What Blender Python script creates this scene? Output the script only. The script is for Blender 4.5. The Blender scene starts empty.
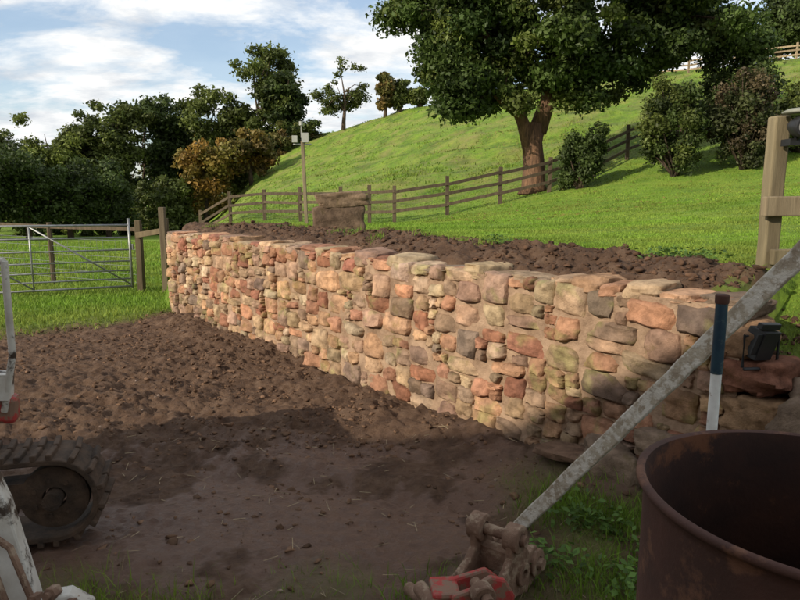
import bpy, math, random
import numpy as np
from mathutils import Vector, Matrix
random.seed(7); rng=np.random.default_rng(11)
scene=bpy.context.scene
# ---------------------------------------------------------------- noise
def _h(ix,iy,seed):
    h=(ix.astype(np.int64)*374761393+iy.astype(np.int64)*668265263+seed*1442695041)&0xffffffff
    h=((h^(h>>13))*1274126177)&0xffffffff
    h=(h^(h>>16))&0xffffffff
    return h/2147483648.0-1.0
def vn(x,y,seed=0):
    x=np.asarray(x,float);y=np.asarray(y,float)
    ix=np.floor(x);iy=np.floor(y);fx=x-ix;fy=y-iy
    fx=fx*fx*fx*(fx*(fx*6-15)+10);fy=fy*fy*fy*(fy*(fy*6-15)+10)
    a=_h(ix,iy,seed);b=_h(ix+1,iy,seed);c=_h(ix,iy+1,seed);d=_h(ix+1,iy+1,seed)
    return (a*(1-fx)+b*fx)*(1-fy)+(c*(1-fx)+d*fx)*fy
def fbm(x,y,sc,oc=4,seed=0,g=.5):
    r=0;a=1.;t=0;ca,sa_=.8,.6
    for o in range(oc):
        r=r+a*vn(x*sc+o*17.3,y*sc-o*9.1,seed+o);t+=a;a*=g;sc*=2.03
        x,y=x*ca-y*sa_,x*sa_+y*ca
    return r/t
def ss(a,b,x):
    t=np.clip((np.asarray(x,float)-a)/(b-a),0,1);return t*t*(3-2*t)
# ---------------------------------------------------------------- terrain
AX,AY=-3.39,9.39
DX,DY=.631,-.776      # along wall
NX,NY=.776,.631       # behind wall
WL=8.0
def sn(x,y):
    rx=x-AX;ry=y-AY
    return rx*DX+ry*DY, rx*NX+ry*NY
def xy(s,n): return AX+DX*s+NX*n, AY+DY*s+NY*n
CP=np.array([(-3.4,9.4,1.2),(0,5.2,1.2),(1.7,3.2,1.22),(4,3,1.25),(3,0,1.2),(8,0,1.4),(4,-10,1.2),(-1,9,1.16),
(-.2,23.4,.72),(1.75,23.4,1.0),(3.6,23.6,1.4),(5.2,25,1.8),(8,22,2.15),(12.5,20.5,2.5),(18,18,3.2),
(-2,17,.95),(-5,15,1.0),(2,12,1.12),(6,12,1.5),(10,12,1.9),(16,10,2.6),(-3.5,27,.8),(0,29,1.4),(9.8,27,3.4),(15,26,4.4),
(-10,45,1.2),(-5,45,2.6),(0,50,5.0),(8,45,6.4),(15,45,7.8),(25,40,8.6),(-14,60,2.2),(-22,70,.6),
(-12.4,80,7.9),(0,75,10.5),(10.8,70,12.3),(20,65,12.6),(27.8,60,12.7),(34,55,12.7),(50,50,14.0),(40,20,7),(40,-10,4),
(-21,85,5.6),(-28,88,3.),(0,110,11.5),(40,100,14),(-20,115,5),(80,60,15),(80,130,16),(0,135,10),(-60,90,-1),(-60,130,-2),(-7,22,.7),(-12,35,.3)],float)
def _U(r2): return np.where(r2>1e-9,.5*r2*np.log(np.maximum(r2,1e-9)),0)
_n=len(CP);K=_U((CP[:,None,0]-CP[None,:,0])**2+(CP[:,None,1]-CP[None,:,1])**2)+np.eye(_n)*2.0
Pm=np.c_[np.ones(_n),CP[:,:2]];M=np.zeros((_n+3,_n+3));M[:_n,:_n]=K;M[:_n,_n:]=Pm;M[_n:,:_n]=Pm.T
W=np.linalg.solve(M,np.r_[CP[:,2],0,0,0])
def terr(x,y):
    x=np.clip(x,-60,80);y=np.clip(y,-15,132)
    r=W[_n]+W[_n+1]*x+W[_n+2]*y
    for i in range(_n): r=r+W[i]*_U((x-CP[i,0])**2+(y-CP[i,1])**2)
    return r
def masks(x,y):
    s,n=sn(x,y)
    yard_g=ss(-.35,.45,(x+5)*-.63+(y-8)*.777+.35*fbm(x,y,1.3,4,40))
    fg=ss(3.0,2.4,y+.25*fbm(x,y,2.,2,5))*ss(-2.5,-1.5,x)*.5
    fg=np.maximum(fg,ss(.45,1.0,x+.2*fbm(x,y,3,2,9))*ss(4.1,3.3,y)*.85)
    fg=fg*ss(-.3,.3,fbm(x,y,2.6,4,21)+.12)
    low_g=np.maximum(yard_g,fg)
    up=ss(.1,.3,n)*ss(-.2,.2,dleft(x,y))
    w=.72+.17*np.clip(8-s,0,9)
    up_g=ss(-.12,.16,n-w+.25*fbm(x,y,1.6,4,30))
    up_g=np.where(s>7.75,np.maximum(up_g,.75*ss(-.5,.2,fbm(x,y,3,3,8))),up_g)
    return low_g*(1-up)+up_g*up, up
def dleft(x,y):
    ex,ey=-.249,.9685
    return (x-AX)*ey-(y-AY)*ex
def H(x,y,detail=True):
    x=np.asarray(x,float);y=np.asarray(y,float)
    s,n=sn(x,y)
    low=-2.0*ss(13,60,y)
    low=low+.05*fbm(x,y,.5,3,3)
    t=terr(x,y)
    t=np.where(s>7.9,.78+(t-.78)*ss(.35,1.3,n),t)
    wl=.35+.14*np.clip(y-9.4,0,60)
    up=ss(.12,.3,n)*ss(0,1,(dleft(x,y)+wl*.5)/wl)
    z=low*(1-up)+t*up
    if detail:
        g,_=masks(x,y)
        near=ss(16,10,np.hypot(x,y))
        mud=(1-g)
        rg=fbm(x,y,7,6,60,.74)
        cl=np.abs(fbm(x,y,3.1,5,70,.7))
        mid=ss(3.6,4.8,y)
        het=.35+.9*ss(-.4,.4,fbm(x,y,.9,3,27))
        z=z+near*mud*het*((.034+.022*mid)*rg+(.025+.035*mid)*(.2-cl))+near*mud*.022*fbm(x,y,1.0,2,14)-.02*near*mud*(1-up)
        z=z+near*mud*(.012+.014*mid)*fbm(x,y,22,2,61,.7)
        z=z+near*mud*up*(.09*ss(.25,.7,n)+.07*fbm(x,y,5,4,81,.65)-.02)
        q=x*.30+y*.95+.12*fbm(x,y,.8,2,19)
        tr=0
        for c0,wd,dp in ((3.35,.13,-.04),(3.6,.08,.022),(4.2,.12,-.035),(4.0,.06,.02),(5.0,.13,-.03),(5.75,.13,-.03)):
            tr=tr+dp*np.exp(-((q-c0)/wd)**2)
        low_m=(1-up)*mud*near*ss(7.2,6,y)
        lug=.011*np.sin((x*.95-y*.30)*62)*(np.exp(-((q-3.35)/.13)**4)+np.exp(-((q-4.2)/.12)**4)+.7*np.exp(-((q-5.)/.13)**4))*ss(-.3,.2,fbm(x,y,1.3,2,29))
        z=z+(tr+lug)*low_m
        z=z+near*g*.012*fbm(x,y,6,3,90)
        z=z+(1-up)*near*ss(-.7,-.05,n)*ss(.3,0,n)*.08*ss(0,1,s)*(1+fbm(x,y,3,3,17))*mud
        far=ss(22,34,y)*up
        z=z+far*(.18*fbm(x,y,.9,4,33)+.40*fbm(x,y,.14,2,44))
        z=z+far*.14*np.sin(z*5.0+2.5*fbm(x,y,.2,3,71))*ss(1.5,4,z)
    return z
def Hs(x,y): return float(H(np.array([x]),np.array([y]))[0])
# ---------------------------------------------------------------- mesh helpers
def mesh_np(name,V,F,mat,col=None,smooth=False):
    V=np.asarray(V,np.float32);F=np.asarray(F,np.int32);k=F.shape[1]
    me=bpy.data.meshes.new(name)
    me.vertices.add(len(V));me.vertices.foreach_set('co',V.ravel())
    me.loops.add(F.size);me.loops.foreach_set('vertex_index',F.ravel())
    me.polygons.add(len(F));me.polygons.foreach_set('loop_start',np.arange(0,F.size,k,dtype=np.int32))
    me.polygons.foreach_set('loop_total',np.full(len(F),k,np.int32))
    if smooth: me.polygons.foreach_set('use_smooth',np.ones(len(F),bool))
    me.update(calc_edges=True)
    if col is not None:
        a=me.color_attributes.new('Col','FLOAT_COLOR','POINT')
        c=np.ones((len(V),4),np.float32);c[:,:3]=col;a.data.foreach_set('color',c.ravel())
    me.materials.append(mat)
    ob=bpy.data.objects.new(name,me);scene.collection.objects.link(ob);return ob
def parent(ch,p):
    for c in ch:
        c.parent=p
def empty(name,loc=(0,0,0)):
    e=bpy.data.objects.new(name,None);scene.collection.objects.link(e);e.location=(0,0,0);return e
class B:
    def __init__(s): s.v=[];s.f=[];s.c=[]
    def add(s,v,f,c=(1,1,1)):
        o=len(s.v);s.v+= [tuple(p) for p in v];s.f+=[tuple(i+o for i in q) for q in f];s.c+=[c]*len(v)
    def box(s,c,size,rot=(0,0,0),col=(1,1,1),jit=0):
        from mathutils import Euler
        R=Euler(rot).to_matrix();vs=[]
        for dx in(-.5,.5):
            for dy in(-.5,.5):
                for dz in(-.5,.5):
                    vs.append(Vector(c)+R@Vector((dx*size[0]+random.uniform(-jit,jit),dy*size[1]+random.uniform(-jit,jit),dz*size[2]+random.uniform(-jit,jit))))
        s.add(vs,[(0,1,3,2),(4,6,7,5),(0,4,5,1),(2,3,7,6),(0,2,6,4),(1,5,7,3)],col)
    def beam(s,p,q,w,h,up=(0,0,1),col=(1,1,1),seg=1,jit=0):
        p=Vector(p);q=Vector(q);d=(q-p).normalized();u=Vector(up);r=d.cross(u).normalized();u=r.cross(d)
        vs=[];fs=[]
        for i in range(seg+1):
            c=p.lerp(q,i/seg)+Vector([random.uniform(-jit,jit) for _ in range(3)])
            k=1+random.uniform(-jit,jit)*6
            for a,b in((-1,-1),(1,-1),(1,1),(-1,1)): vs.append(c+r*a*w/2*k+u*b*h/2*k)
        for i in range(seg):
            for j in range(4): fs.append((i*4+j,i*4+(j+1)%4,i*4+4+(j+1)%4,i*4+4+j))
        fs.append((3,2,1,0));m=seg*4;fs.append((m,m+1,m+2,m+3));s.add(vs,fs,col)
    def tube(s,pts,rad,n=8,col=(1,1,1),cap=True,wob=0):
        pts=[Vector(p) for p in pts];vs=[];fs=[]
        if not hasattr(rad,'__len__'): rad=[rad]*len(pts)
        for i,p in enumerate(pts):
            d=(pts[min(i+1,len(pts)-1)]-pts[max(i-1,0)]).normalized()
            u=Vector((0,0,1)) if abs(d.z)<.9 else Vector((1,0,0))
            r=d.cross(u).normalized();u=r.cross(d)
            for j in range(n):
                a=2*math.pi*j/n;k=rad[i]*(1+random.uniform(-wob,wob))
                vs.append(p+r*math.cos(a)*k+u*math.sin(a)*k)
        for i in range(len(pts)-1):
            for j in range(n): fs.append((i*n+j,i*n+(j+1)%n,i*n+n+(j+1)%n,i*n+n+j))
        if cap: fs.append(tuple(range(n))[::-1]);m=(len(pts)-1)*n;fs.append(tuple(range(m,m+n)))
        s.add(vs,fs,col)
    def prism(s,poly,o,ax,ay,thick,col=(1,1,1)):
        o=Vector(o);ax=Vector(ax);ay=Vector(ay);az=ax.cross(ay).normalized();n=len(poly)
        vs=[o+ax*a+ay*b-az*thick/2 for a,b in poly]+[o+ax*a+ay*b+az*thick/2 for a,b in poly]
        fs=[tuple(range(n))[::-1],tuple(range(n,2*n))]+[(j,(j+1)%n,n+(j+1)%n,n+j) for j in range(n)]
        s.add(vs,fs,col)
    def obj(s,name,mat,bevel=0,smooth=False,auto=False):
        me=bpy.data.meshes.new(name);me.from_pydata(s.v,[],s.f);me.update()
        a=me.color_attributes.new('Col','FLOAT_COLOR','POINT')
        c=np.ones((len(s.v),4),np.float32);c[:,:3]=np.array(s.c);a.data.foreach_set('color',c.ravel())
        me.materials.append(mat)
        if smooth: me.polygons.foreach_set('use_smooth',np.ones(len(me.polygons),bool))
        ob=bpy.data.objects.new(name,me);scene.collection.objects.link(ob)
        if bevel:
            m=ob.modifiers.new('b','BEVEL');m.width=bevel;m.segments=2;m.limit_method='ANGLE';m.angle_limit=math.radians(40)
        if auto:
            try: me.set_sharp_from_angle(angle=math.radians(35))
            except Exception: pass
        return ob
# ---------------------------------------------------------------- materials
def nn(nt,t,**k):
    n=nt.nodes.new(t)
    for a,b in k.items(): setattr(n,a,b)
    return n
def pmat(name,c1,c2=None,scale=5,rough=.85,bump=.3,bscale=30,dist=.01,metal=0,attr=False,c3=None,s3=3,t3=.6,transl=0,stretch=None,spec=.3,rough2=None):
    m=bpy.data.materials.new(name);m.use_nodes=True;nt=m.node_tree;L=nt.links
    b=nt.nodes['Principled BSDF'];b.inputs['Roughness'].default_value=rough;b.inputs['Metallic'].default_value=metal
    b.inputs['Specular IOR Level'].default_value=spec
    tc=nn(nt,'ShaderNodeTexCoord');vec=tc.outputs['Object']
    if stretch:
        mp=nn(nt,'ShaderNodeMapping');mp.inputs['Scale'].default_value=stretch;L.new(vec,mp.inputs[0]);vec=mp.outputs[0]
    no=nn(nt,'ShaderNodeTexNoise');no.inputs['Scale'].default_value=scale;no.inputs['Detail'].default_value=8;no.inputs['Roughness'].default_value=.65
    L.new(vec,no.inputs['Vector'])
    cr=nn(nt,'ShaderNodeValToRGB');cr.color_ramp.elements[0].position=.35;cr.color_ramp.elements[1].position=.65
    cr.color_ramp.elements[0].color=(*c1,1);cr.color_ramp.elements[1].color=(*(c2 or c1),1);L.new(no.outputs[0],cr.inputs[0])
    out=cr.outputs[0]
    if c3:
        n3=nn(nt,'ShaderNodeTexNoise');n3.inputs['Scale'].default_value=s3;n3.inputs['Detail'].default_value=9;n3.inputs['Roughness'].default_value=.7
        mp3=nn(nt,'ShaderNodeMapping');mp3.inputs['Location'].default_value=(3.3,7.1,1.7);L.new(tc.outputs['Object'],mp3.inputs[0]);L.new(mp3.outputs[0],n3.inputs['Vector'])
        r3=nn(nt,'ShaderNodeValToRGB');r3.color_ramp.elements[0].position=t3-.04;r3.color_ramp.elements[1].position=t3+.04;L.new(n3.outputs[0],r3.inputs[0])
        mx=nn(nt,'ShaderNodeMixRGB');L.new(r3.outputs[0],mx.inputs[0]);L.new(out,mx.inputs[1]);mx.inputs[2].default_value=(*c3,1);out=mx.outputs[0]
    if attr:
        at=nn(nt,'ShaderNodeAttribute',attribute_name='Col')
        mx=nn(nt,'ShaderNodeMixRGB',blend_type='MULTIPLY');mx.inputs[0].default_value=1;L.new(at.outputs['Color'],mx.inputs[1]);L.new(out,mx.inputs[2]);out=mx.outputs[0]
    L.new(out,b.inputs['Base Color'])
    if bump:
        nb=nn(nt,'ShaderNodeTexNoise');nb.inputs['Scale'].default_value=bscale;nb.inputs['Detail'].default_value=8;nb.inputs['Roughness'].default_value=.7;L.new(vec,nb.inputs['Vector'])
        bp=nn(nt,'ShaderNodeBump');bp.inputs['Strength'].default_value=bump;bp.inputs['Distance'].default_value=dist;L.new(nb.outputs[0],bp.inputs['Height']);L.new(bp.outputs[0],b.inputs['Normal'])
    if transl:
        tr=nn(nt,'ShaderNodeBsdfTranslucent');L.new(out,tr.inputs[0]);ms=nn(nt,'ShaderNodeMixShader');ms.inputs[0].default_value=transl
        L.new(b.outputs[0],ms.inputs[1]);L.new(tr.outputs[0],ms.inputs[2]);L.new(ms.outputs[0],nt.nodes['Material Output'].inputs[0])
    return m
M_leaf=pmat('leaf_mat',(.75,.75,.75),(1.1,1.1,1.1),scale=1.5,rough=.55,bump=0,attr=True,transl=.3,spec=.25)
M_grass=pmat('grass_blade_mat',(.8,.8,.8),(1.1,1.1,1.1),scale=2,rough=.65,bump=0,attr=True,transl=.35,spec=.2)
M_bark=pmat('bark_mat',(.19,.13,.085),(.055,.04,.03),scale=5,rough=.95,bump=1,bscale=8,dist=.08,stretch=(3,3,.5),attr=True)
M_stone=pmat('sandstone_mat',(.56,.53,.50),(1.20,1.15,1.10),scale=12,rough=.95,bump=1,bscale=28,dist=.018,attr=True,c3=(.66,.66,.50),s3=5.5,t3=.62,spec=.15)
M_mortar=pmat('mortar_mat',(.42,.29,.195),(.22,.145,.095),scale=8,rough=.97,bump=1,bscale=45,dist=.014,spec=.1)
M_clod=pmat('soil_clod_mat',(.6,.6,.6),(1.1,1.1,1.1),scale=14,rough=.95,bump=.6,bscale=60,dist=.006,attr=True,spec=.2)
M_wood=pmat('weathered_wood_mat',(.15,.12,.085),(.28,.235,.17),scale=5,rough=.9,bump=.8,bscale=24,dist=.008,stretch=(2,2,.2),attr=True)
M_galv=pmat('galvanised_steel_mat',(.34,.35,.35),(.22,.22,.21),scale=12,rough=.5,bump=.1,metal=.6)
M_plank=pmat('mortar_splashed_timber_mat',(.50,.44,.34),(.30,.24,.17),scale=14,rough=.95,bump=1,bscale=60,dist=.008,c3=(.62,.58,.50),s3=22,t3=.5)
M_rust=pmat('rusty_steel_mat',(.075,.032,.022),(.05,.024,.017),scale=9,rough=.75,bump=.5,bscale=60,dist=.003,c3=(.13,.06,.034),s3=9,t3=.58)
M_rustin=pmat('dark_rust_mat',(.055,.022,.013),(.025,.012,.009),scale=5,rough=.85,bump=.4,bscale=50,dist=.003,c3=(.11,.043,.019),s3=6,t3=.58)  # darker rust tone for the drum interior
M_hitch=pmat('muddy_rusty_iron_mat',(.24,.15,.10),(.14,.08,.052),scale=14,rough=.85,bump=1,bscale=60,dist=.007,c3=(.30,.22,.15),s3=16,t3=.55)
M_red=pmat('worn_red_paint_mat',(.40,.045,.04),(.28,.035,.03),scale=8,rough=.6,bump=.5,bscale=70,dist=.003,c3=(.20,.12,.08),s3=16,t3=.50)
M_white=pmat('chipped_white_paint_mat',(.62,.60,.54),(.42,.39,.33),scale=6,rough=.6,bump=.3,bscale=60,dist=.003,c3=(.05,.035,.025),s3=11,t3=.55)
M_rubber=pmat('muddy_rubber_mat',(.035,.026,.019),(.10,.065,.042),scale=10,rough=.85,bump=.8,bscale=50,dist=.008)
M_black=pmat('black_plastic_mat',(.012,.012,.013),(.02,.02,.02),rough=.45,bump=.1)
M_blue=pmat('blue_pipe_mat',(.015,.035,.055),(.025,.055,.075),scale=14,rough=.45,bump=.1,c3=(.07,.10,.10),s3=30,t3=.60)
M_pipew=pmat('white_pipe_mat',(.72,.72,.68),(.55,.54,.5),scale=10,rough=.5,bump=.1,c3=(.3,.24,.18),s3=20,t3=.62)
M_brick=pmat('barn_brick_mat',(.3,.14,.1),(.2,.1,.07),scale=8,rough=.9)
M_slate=pmat('slate_mat',(.08,.08,.09),(.12,.12,.12),scale=4,rough=.8)
M_glass=pmat('lamp_glass_mat',(.3,.3,.28),(.2,.2,.2),rough=.15,bump=0)
def ground_mat():
    m=bpy.data.materials.new('ground_mat');m.use_nodes=True;nt=m.node_tree;L=nt.links;b=nt.nodes['Principled BSDF']
    at=nn(nt,'ShaderNodeAttribute',attribute_name='Col');sp=nn(nt,'ShaderNodeSeparateColor');L.new(at.outputs['Color'],sp.inputs[0])
    tc=nn(nt,'ShaderNodeTexCoord')
    def noise(sc,det=8,r=.65):
        n=nn(nt,'ShaderNodeTexNoise');n.inputs['Scale'].default_value=sc;n.inputs['Detail'].default_value=det;n.inputs['Roughness'].default_value=r;L.new(tc.outputs['Object'],n.inputs['Vector']);return n.outputs[0]
    def ramp(i,els):
        c=nn(nt,'ShaderNodeValToRGB');e=c.color_ramp.elements
        e[0].position=els[0][0];e[0].color=(*els[0][1],1);e[1].position=els[-1][0];e[1].color=(*els[-1][1],1)
        for p,col in els[1:-1]:
            q=e.new(p);q.color=(*col,1)
        L.new(i,c.inputs[0]);return c.outputs[0]
    mud=ramp(noise(5,12,.78),[(.32,(.050,.026,.015)),(.5,(.120,.068,.040)),(.68,(.205,.128,.080))])
    wetc=nn(nt,'ShaderNodeMixRGB');L.new(sp.outputs[1],wetc.inputs[0]);L.new(mud,wetc.inputs[1]);wetc.inputs[2].default_value=(.19,.115,.080,1)
    g1=ramp(noise(.9,10,.7),[(.3,(.10,.195,.016)),(.5,(.165,.275,.024)),(.68,(.25,.325,.042))])
    g2=ramp(noise(22,6),[(.3,(.6,.6,.55)),(.7,(1.25,1.2,1.1))])
    gm=nn(nt,'ShaderNodeMixRGB',blend_type='MULTIPLY');gm.inputs[0].default_value=1;L.new(g1,gm.inputs[1]);L.new(g2,gm.inputs[2])
    dk=nn(nt,'ShaderNodeMixRGB',blend_type='MULTIPLY');L.new(sp.outputs[2],dk.inputs[0]);L.new(gm.outputs[0],dk.inputs[1]);L.new(ramp(noise(.5,12,.78),[(.36,(.42,.45,.4)),(.55,(1.1,1.1,1.05))]),dk.inputs[2])
    straw=nn(nt,'ShaderNodeMixRGB');L.new(dk.outputs[0],straw.inputs[1]);straw.inputs[2].default_value=(.26,.23,.075,1)
    sf=nn(nt,'ShaderNodeMath',operation='MULTIPLY');L.new(sp.outputs[2],sf.inputs[0]);L.new(ramp(noise(.35,10,.75),[(.46,(0,0,0)),(.66,(.8,.8,.8))]),sf.inputs[1]);L.new(sf.outputs[0],straw.inputs[0])
    mx=nn(nt,'ShaderNodeMixRGB');L.new(sp.outputs[0],mx.inputs[0]);L.new(wetc.outputs[0],mx.inputs[1]);L.new(straw.outputs[0],mx.inputs[2])
    L.new(mx.outputs[0],b.inputs['Base Color'])
    rr=nn(nt,'ShaderNodeMapRange');L.new(sp.outputs[1],rr.inputs[0]);rr.inputs[3].default_value=.92;rr.inputs[4].default_value=.34;L.new(rr.outputs[0],b.inputs['Roughness'])
    b.inputs['Specular IOR Level'].default_value=.35
    bp=nn(nt,'ShaderNodeBump');bp.inputs['Strength'].default_value=1;bp.inputs['Distance'].default_value=.035;L.new(noise(24,9,.8),bp.inputs['Height'])
    bp2=nn(nt,'ShaderNodeBump');bp2.inputs['Distance'].default_value=.3;L.new(sp.outputs[2],bp2.inputs['Strength']);L.new(noise(1.6,8,.7),bp2.inputs['Height']);L.new(bp.outputs[0],bp2.inputs['Normal'])
    L.new(bp2.outputs[0],b.inputs['Normal'])
    return m
# ---------------------------------------------------------------- ground sheet
def axis(lo,hi,st,g=1.04,cap=1.2,far=110,end=1200):
    mid=list(np.arange(lo,hi+1e-6,st))
    def grow():
        o=[];d=0;s_=st
        while d<end:
            s_=min(s_*g,cap) if d<far else s_*1.25
            d+=s_;o.append(d)
        return o
    gr=grow()
    return np.array([lo-d for d in gr[::-1]]+mid+[mid[-1]+d for d in gr])
sa=axis(-1.6,8.8,.021);na=axis(-4.6,1.8,.021)
S,N=np.meshgrid(sa,na,indexing='ij');X,Y=xy(S,N)
X=X.ravel();Y=Y.ravel();Z=H(X,Y)
g,up=masks(X,Y)
wet=(1-g)*(1-up)*ss(.02,.18,fbm(X,Y,1.9,6,55,.65)+.34*ss(1.6,0,np.hypot((X+.7)/1.2,(Y-3.35)/.45)))*ss(4.8,4.1,Y)
hillm=ss(22,30,Y)*up
gcolr=g*np.where((Y<5)&(up<.5),.4,1.)
ni,nj=len(sa),len(na);ii=np.arange((ni-1))[:,None]*nj+np.arange(nj-1)[None,:];ii=ii.ravel()
F=np.stack([ii,ii+nj,ii+nj+1,ii+1],1)
ground=mesh_np('ground',np.stack([X,Y,Z],1),F[:,::1],ground_mat(),np.stack([gcolr,wet,hillm],1),smooth=True)
if ground.data.polygons[0].normal.z<0: ground.data.flip_normals()
# ---------------------------------------------------------------- clods
def ico():
    import bmesh
    bm=bmesh.new();bmesh.ops.create_icosphere(bm,subdivisions=2,radius=1)
    v=np.array([p.co[:] for p in bm.verts]);f=np.array([[q.index for q in p.verts] for p in bm.faces]);bm.free();return v,f
IV,IF=ico()
def lumps(name,px,py,pz,size,mat,cols,flat=.6):
    n=len(px);k=len(IV)
    V=np.repeat(IV[None],n,0)
    for _ in range(5):
        d=rng.normal(size=(n,1,3));d/=np.linalg.norm(d,axis=2,keepdims=True);h=rng.uniform(.35,.75,(n,1))
        t=(V*d).sum(2);ex=np.maximum(t-h,0);V=V-d*ex[...,None]*.95
    off=rng.random((n,1))*50
    V=V*(1+.2*vn(V[:,:,0]*2.3+off,V[:,:,1]*2.3+V[:,:,2]*1.9,3)[...,None])
    V=V*(1+.12*rng.normal(size=(n,k,1)))
    sc=size[:,None]*rng.uniform(.6,1.5,(n,3));sc[:,2]*=flat;V=V*sc[:,None,:]
    a=rng.random(n)*6.28;c,s_=np.cos(a)[:,None],np.sin(a)[:,None]
    x=V[:,:,0]*c-V[:,:,1]*s_;y=V[:,:,0]*s_+V[:,:,1]*c
    V=np.stack([x+px[:,None],y+py[:,None],V[:,:,2]+pz[:,None]],2).reshape(-1,3)
    Fa=(IF[None]+(np.arange(n)*k)[:,None,None]).reshape(-1,3)
    return mesh_np(name,V,Fa,mat,np.repeat(cols,k,0))
n=17000
s_=rng.uniform(-.6,8.2,n);nn_=-np.abs(rng.gamma(1.5,1.15,n))
px,py=xy(s_,nn_);gk,_=masks(px,py)
keep=(gk<.4)&((py>4.2)|(rng.random(n)<.3))&(fbm(px,py,1.6,4,66)+.3*rng.random(n)>-.05);px=px[keep];py=py[keep]
sz=.004+.022*rng.random(len(px))**5
br=rng.uniform(.6,1.35,(len(px),1));cc=np.array([.145,.084,.050])*br
lumps('mud_clods',px,py,H(px,py)+sz*.05,sz,M_clod,cc)
n=6000
s_=rng.uniform(0,8.1,n);nn_=rng.uniform(.28,1,n)*(.85+.17*(8-s_))
px,py=xy(s_,nn_);sz=.005+.026*rng.random(n)**4
lumps('soil_clods',px,py,H(px,py)+sz*.1,sz,M_clod,np.array([.10,.056,.034])*rng.uniform(.5,1.3,(n,1)))
n=110
px=rng.uniform(-3.5,2,n);py=rng.uniform(2.2,8,n);s1,n1=sn(px,py);k=n1<-.1;px=px[k];py=py[k];sz=rng.uniform(.006,.018,len(px))
lumps('pebbles',px,py,H(px,py)+sz*.2,sz,M_clod,np.array([.26,.19,.15])*rng.uniform(.6,1.2,(len(px),1)))
# ---------------------------------------------------------------- rocks
def rockV(dims,seed,N=9,p=5.,rough=.06,chop=5):
    t=np.sin(np.linspace(-1,1,N)*math.pi/2)*1.0
    V=[];F=[]
    a,b=np.meshgrid(t,t,indexing='ij');a=a.ravel();b=b.ravel();o=np.ones_like(a)
    idx=(np.arange(N-1)[:,None]*N+np.arange(N-1)[None,:]).ravel()
    q=np.stack([idx,idx+N,idx+N+1,idx+1],1)
    for k,(c,fl) in enumerate([((a,b,o),0),((a,b,-o),1),((o,a,b),0),((-o,a,b),1),((b,o,a),0),((b,-o,a),1)]):
        P=np.stack(c,1);r=(np.abs(P)**p).sum(1)**(1/p);P=P/r[:,None]
        V.append(P);F.append((q[:,::-1] if fl else q)+k*N*N)
    V=np.concatenate(V);F=np.concatenate(F)
    rs=np.random.RandomState(int(seed*1000)%100000)
    for _ in range(chop):
        d=np.sign(rs.normal(size=3))*rs.uniform(.25,1,3);d/=np.linalg.norm(d);h=rs.uniform(.98,1.3)
        t=V@d;V=V-d*(np.maximum(t-h,0)*.9)[:,None]
    o=seed*7.77
    d=rough*(1.2*vn(V[:,0]*1.3+o,V[:,1]*1.3+V[:,2]*1.9+o,1)+.7*vn(V[:,0]*3+V[:,2]*2+o,V[:,1]*3-V[:,2]*2,2)+.4*vn(V[:,0]*7+V[:,2]*5+o,V[:,1]*7-V[:,2]*6,4))
    V=V*(1+d)[:,None]
    sh=rs.uniform(-1,1,2);V[:,2]+=V[:,0]*sh[0]*.10;V[:,0]+=V[:,2]*sh[1]*.12
    return V*np.array(dims)/2,F
class RB:
    def __init__(s): s.V=[];s.F=[];s.C=[];s.n=0
    def rock(s,c,dims,ang,col,seed=None,tilt=0,**k):
        V,F=rockV(dims,seed if seed is not None else random.random()*99,**k)
        if tilt:
            ct,st=math.cos(tilt),math.sin(tilt);V=np.stack([V[:,0]*ct-V[:,2]*st,V[:,1],V[:,0]*st+V[:,2]*ct],1)
        ca,sa_=math.cos(ang),math.sin(ang)
        V=np.stack([V[:,0]*ca-V[:,1]*sa_,V[:,0]*sa_+V[:,1]*ca,V[:,2]],1)+np.array(c)
        s.raw(V,F,col)
    def raw(s,V,F,col):
        s.V.append(V);s.F.append(F+s.n);s.C.append(np.broadcast_to(np.array(col),(len(V),3)) if np.ndim(col)==1 else col);s.n+=len(V)
    def obj(s,name,mat,smooth=True):
        o=mesh_np(name,np.concatenate(s.V),np.concatenate(s.F),mat,np.concatenate(s.C),smooth)
        if smooth:
            try: o.data.set_sharp_from_angle(angle=math.radians(42))
            except Exception: pass
        return o
WANG=math.atan2(DY,DX)
PAL=[((.50,.31,.19),5),((.52,.37,.235),4),((.46,.25,.16),4),((.38,.18,.12),2.5),((.34,.24,.17),2.5),((.45,.34,.22),2),((.56,.43,.31),2),((.41,.275,.195),2.5),((.27,.20,.15),1.2)]
def scol():
    c=random.choices([p[0] for p in PAL],[p[1] for p in PAL])[0];k=random.uniform(.68,1.12)
    return tuple(min(.62,v*k*random.uniform(.96,1.04)) for v in c)
cw,ch=.040,.041
nc,nr=int(WL/cw),28
occ=np.zeros((nr,nc),bool);rects=[]
for r in range(nr):
    for c in range(nc):
        if occ[r,c]: continue
        near_=c/nc
        if random.random()<.14: w=random.choice([2,3]);h=random.choice([1,2,2])
        else:
            w=random.choice([4,4,5,5,6,7,7,8,9]+([8,9,10,11] if near_>.5 else []))
            h=random.choice([2,3,3,3,4,4]+([5,4,5] if near_>.4 else [4]))
        ww=0
        while ww<w and c+ww<nc and not occ[r,c+ww]: ww+=1
        while c+ww<nc and not occ[r,c+ww] and (c+ww+1>=nc or occ[r,c+ww+1]): ww+=1
        h=min(h,max(2,int(ww*.85)))
        h=min(h,nr-r)
        if nr-(r+h)==1: h+=1
        occ[r:r+h,c:c+ww]=True;rects.append((c,r,ww,h))
wall=RB()
av=np.array([-1,-.975,-.9,-.72,-.45,-.2,0,.2,.45,.72,.9,.975,1])
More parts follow.
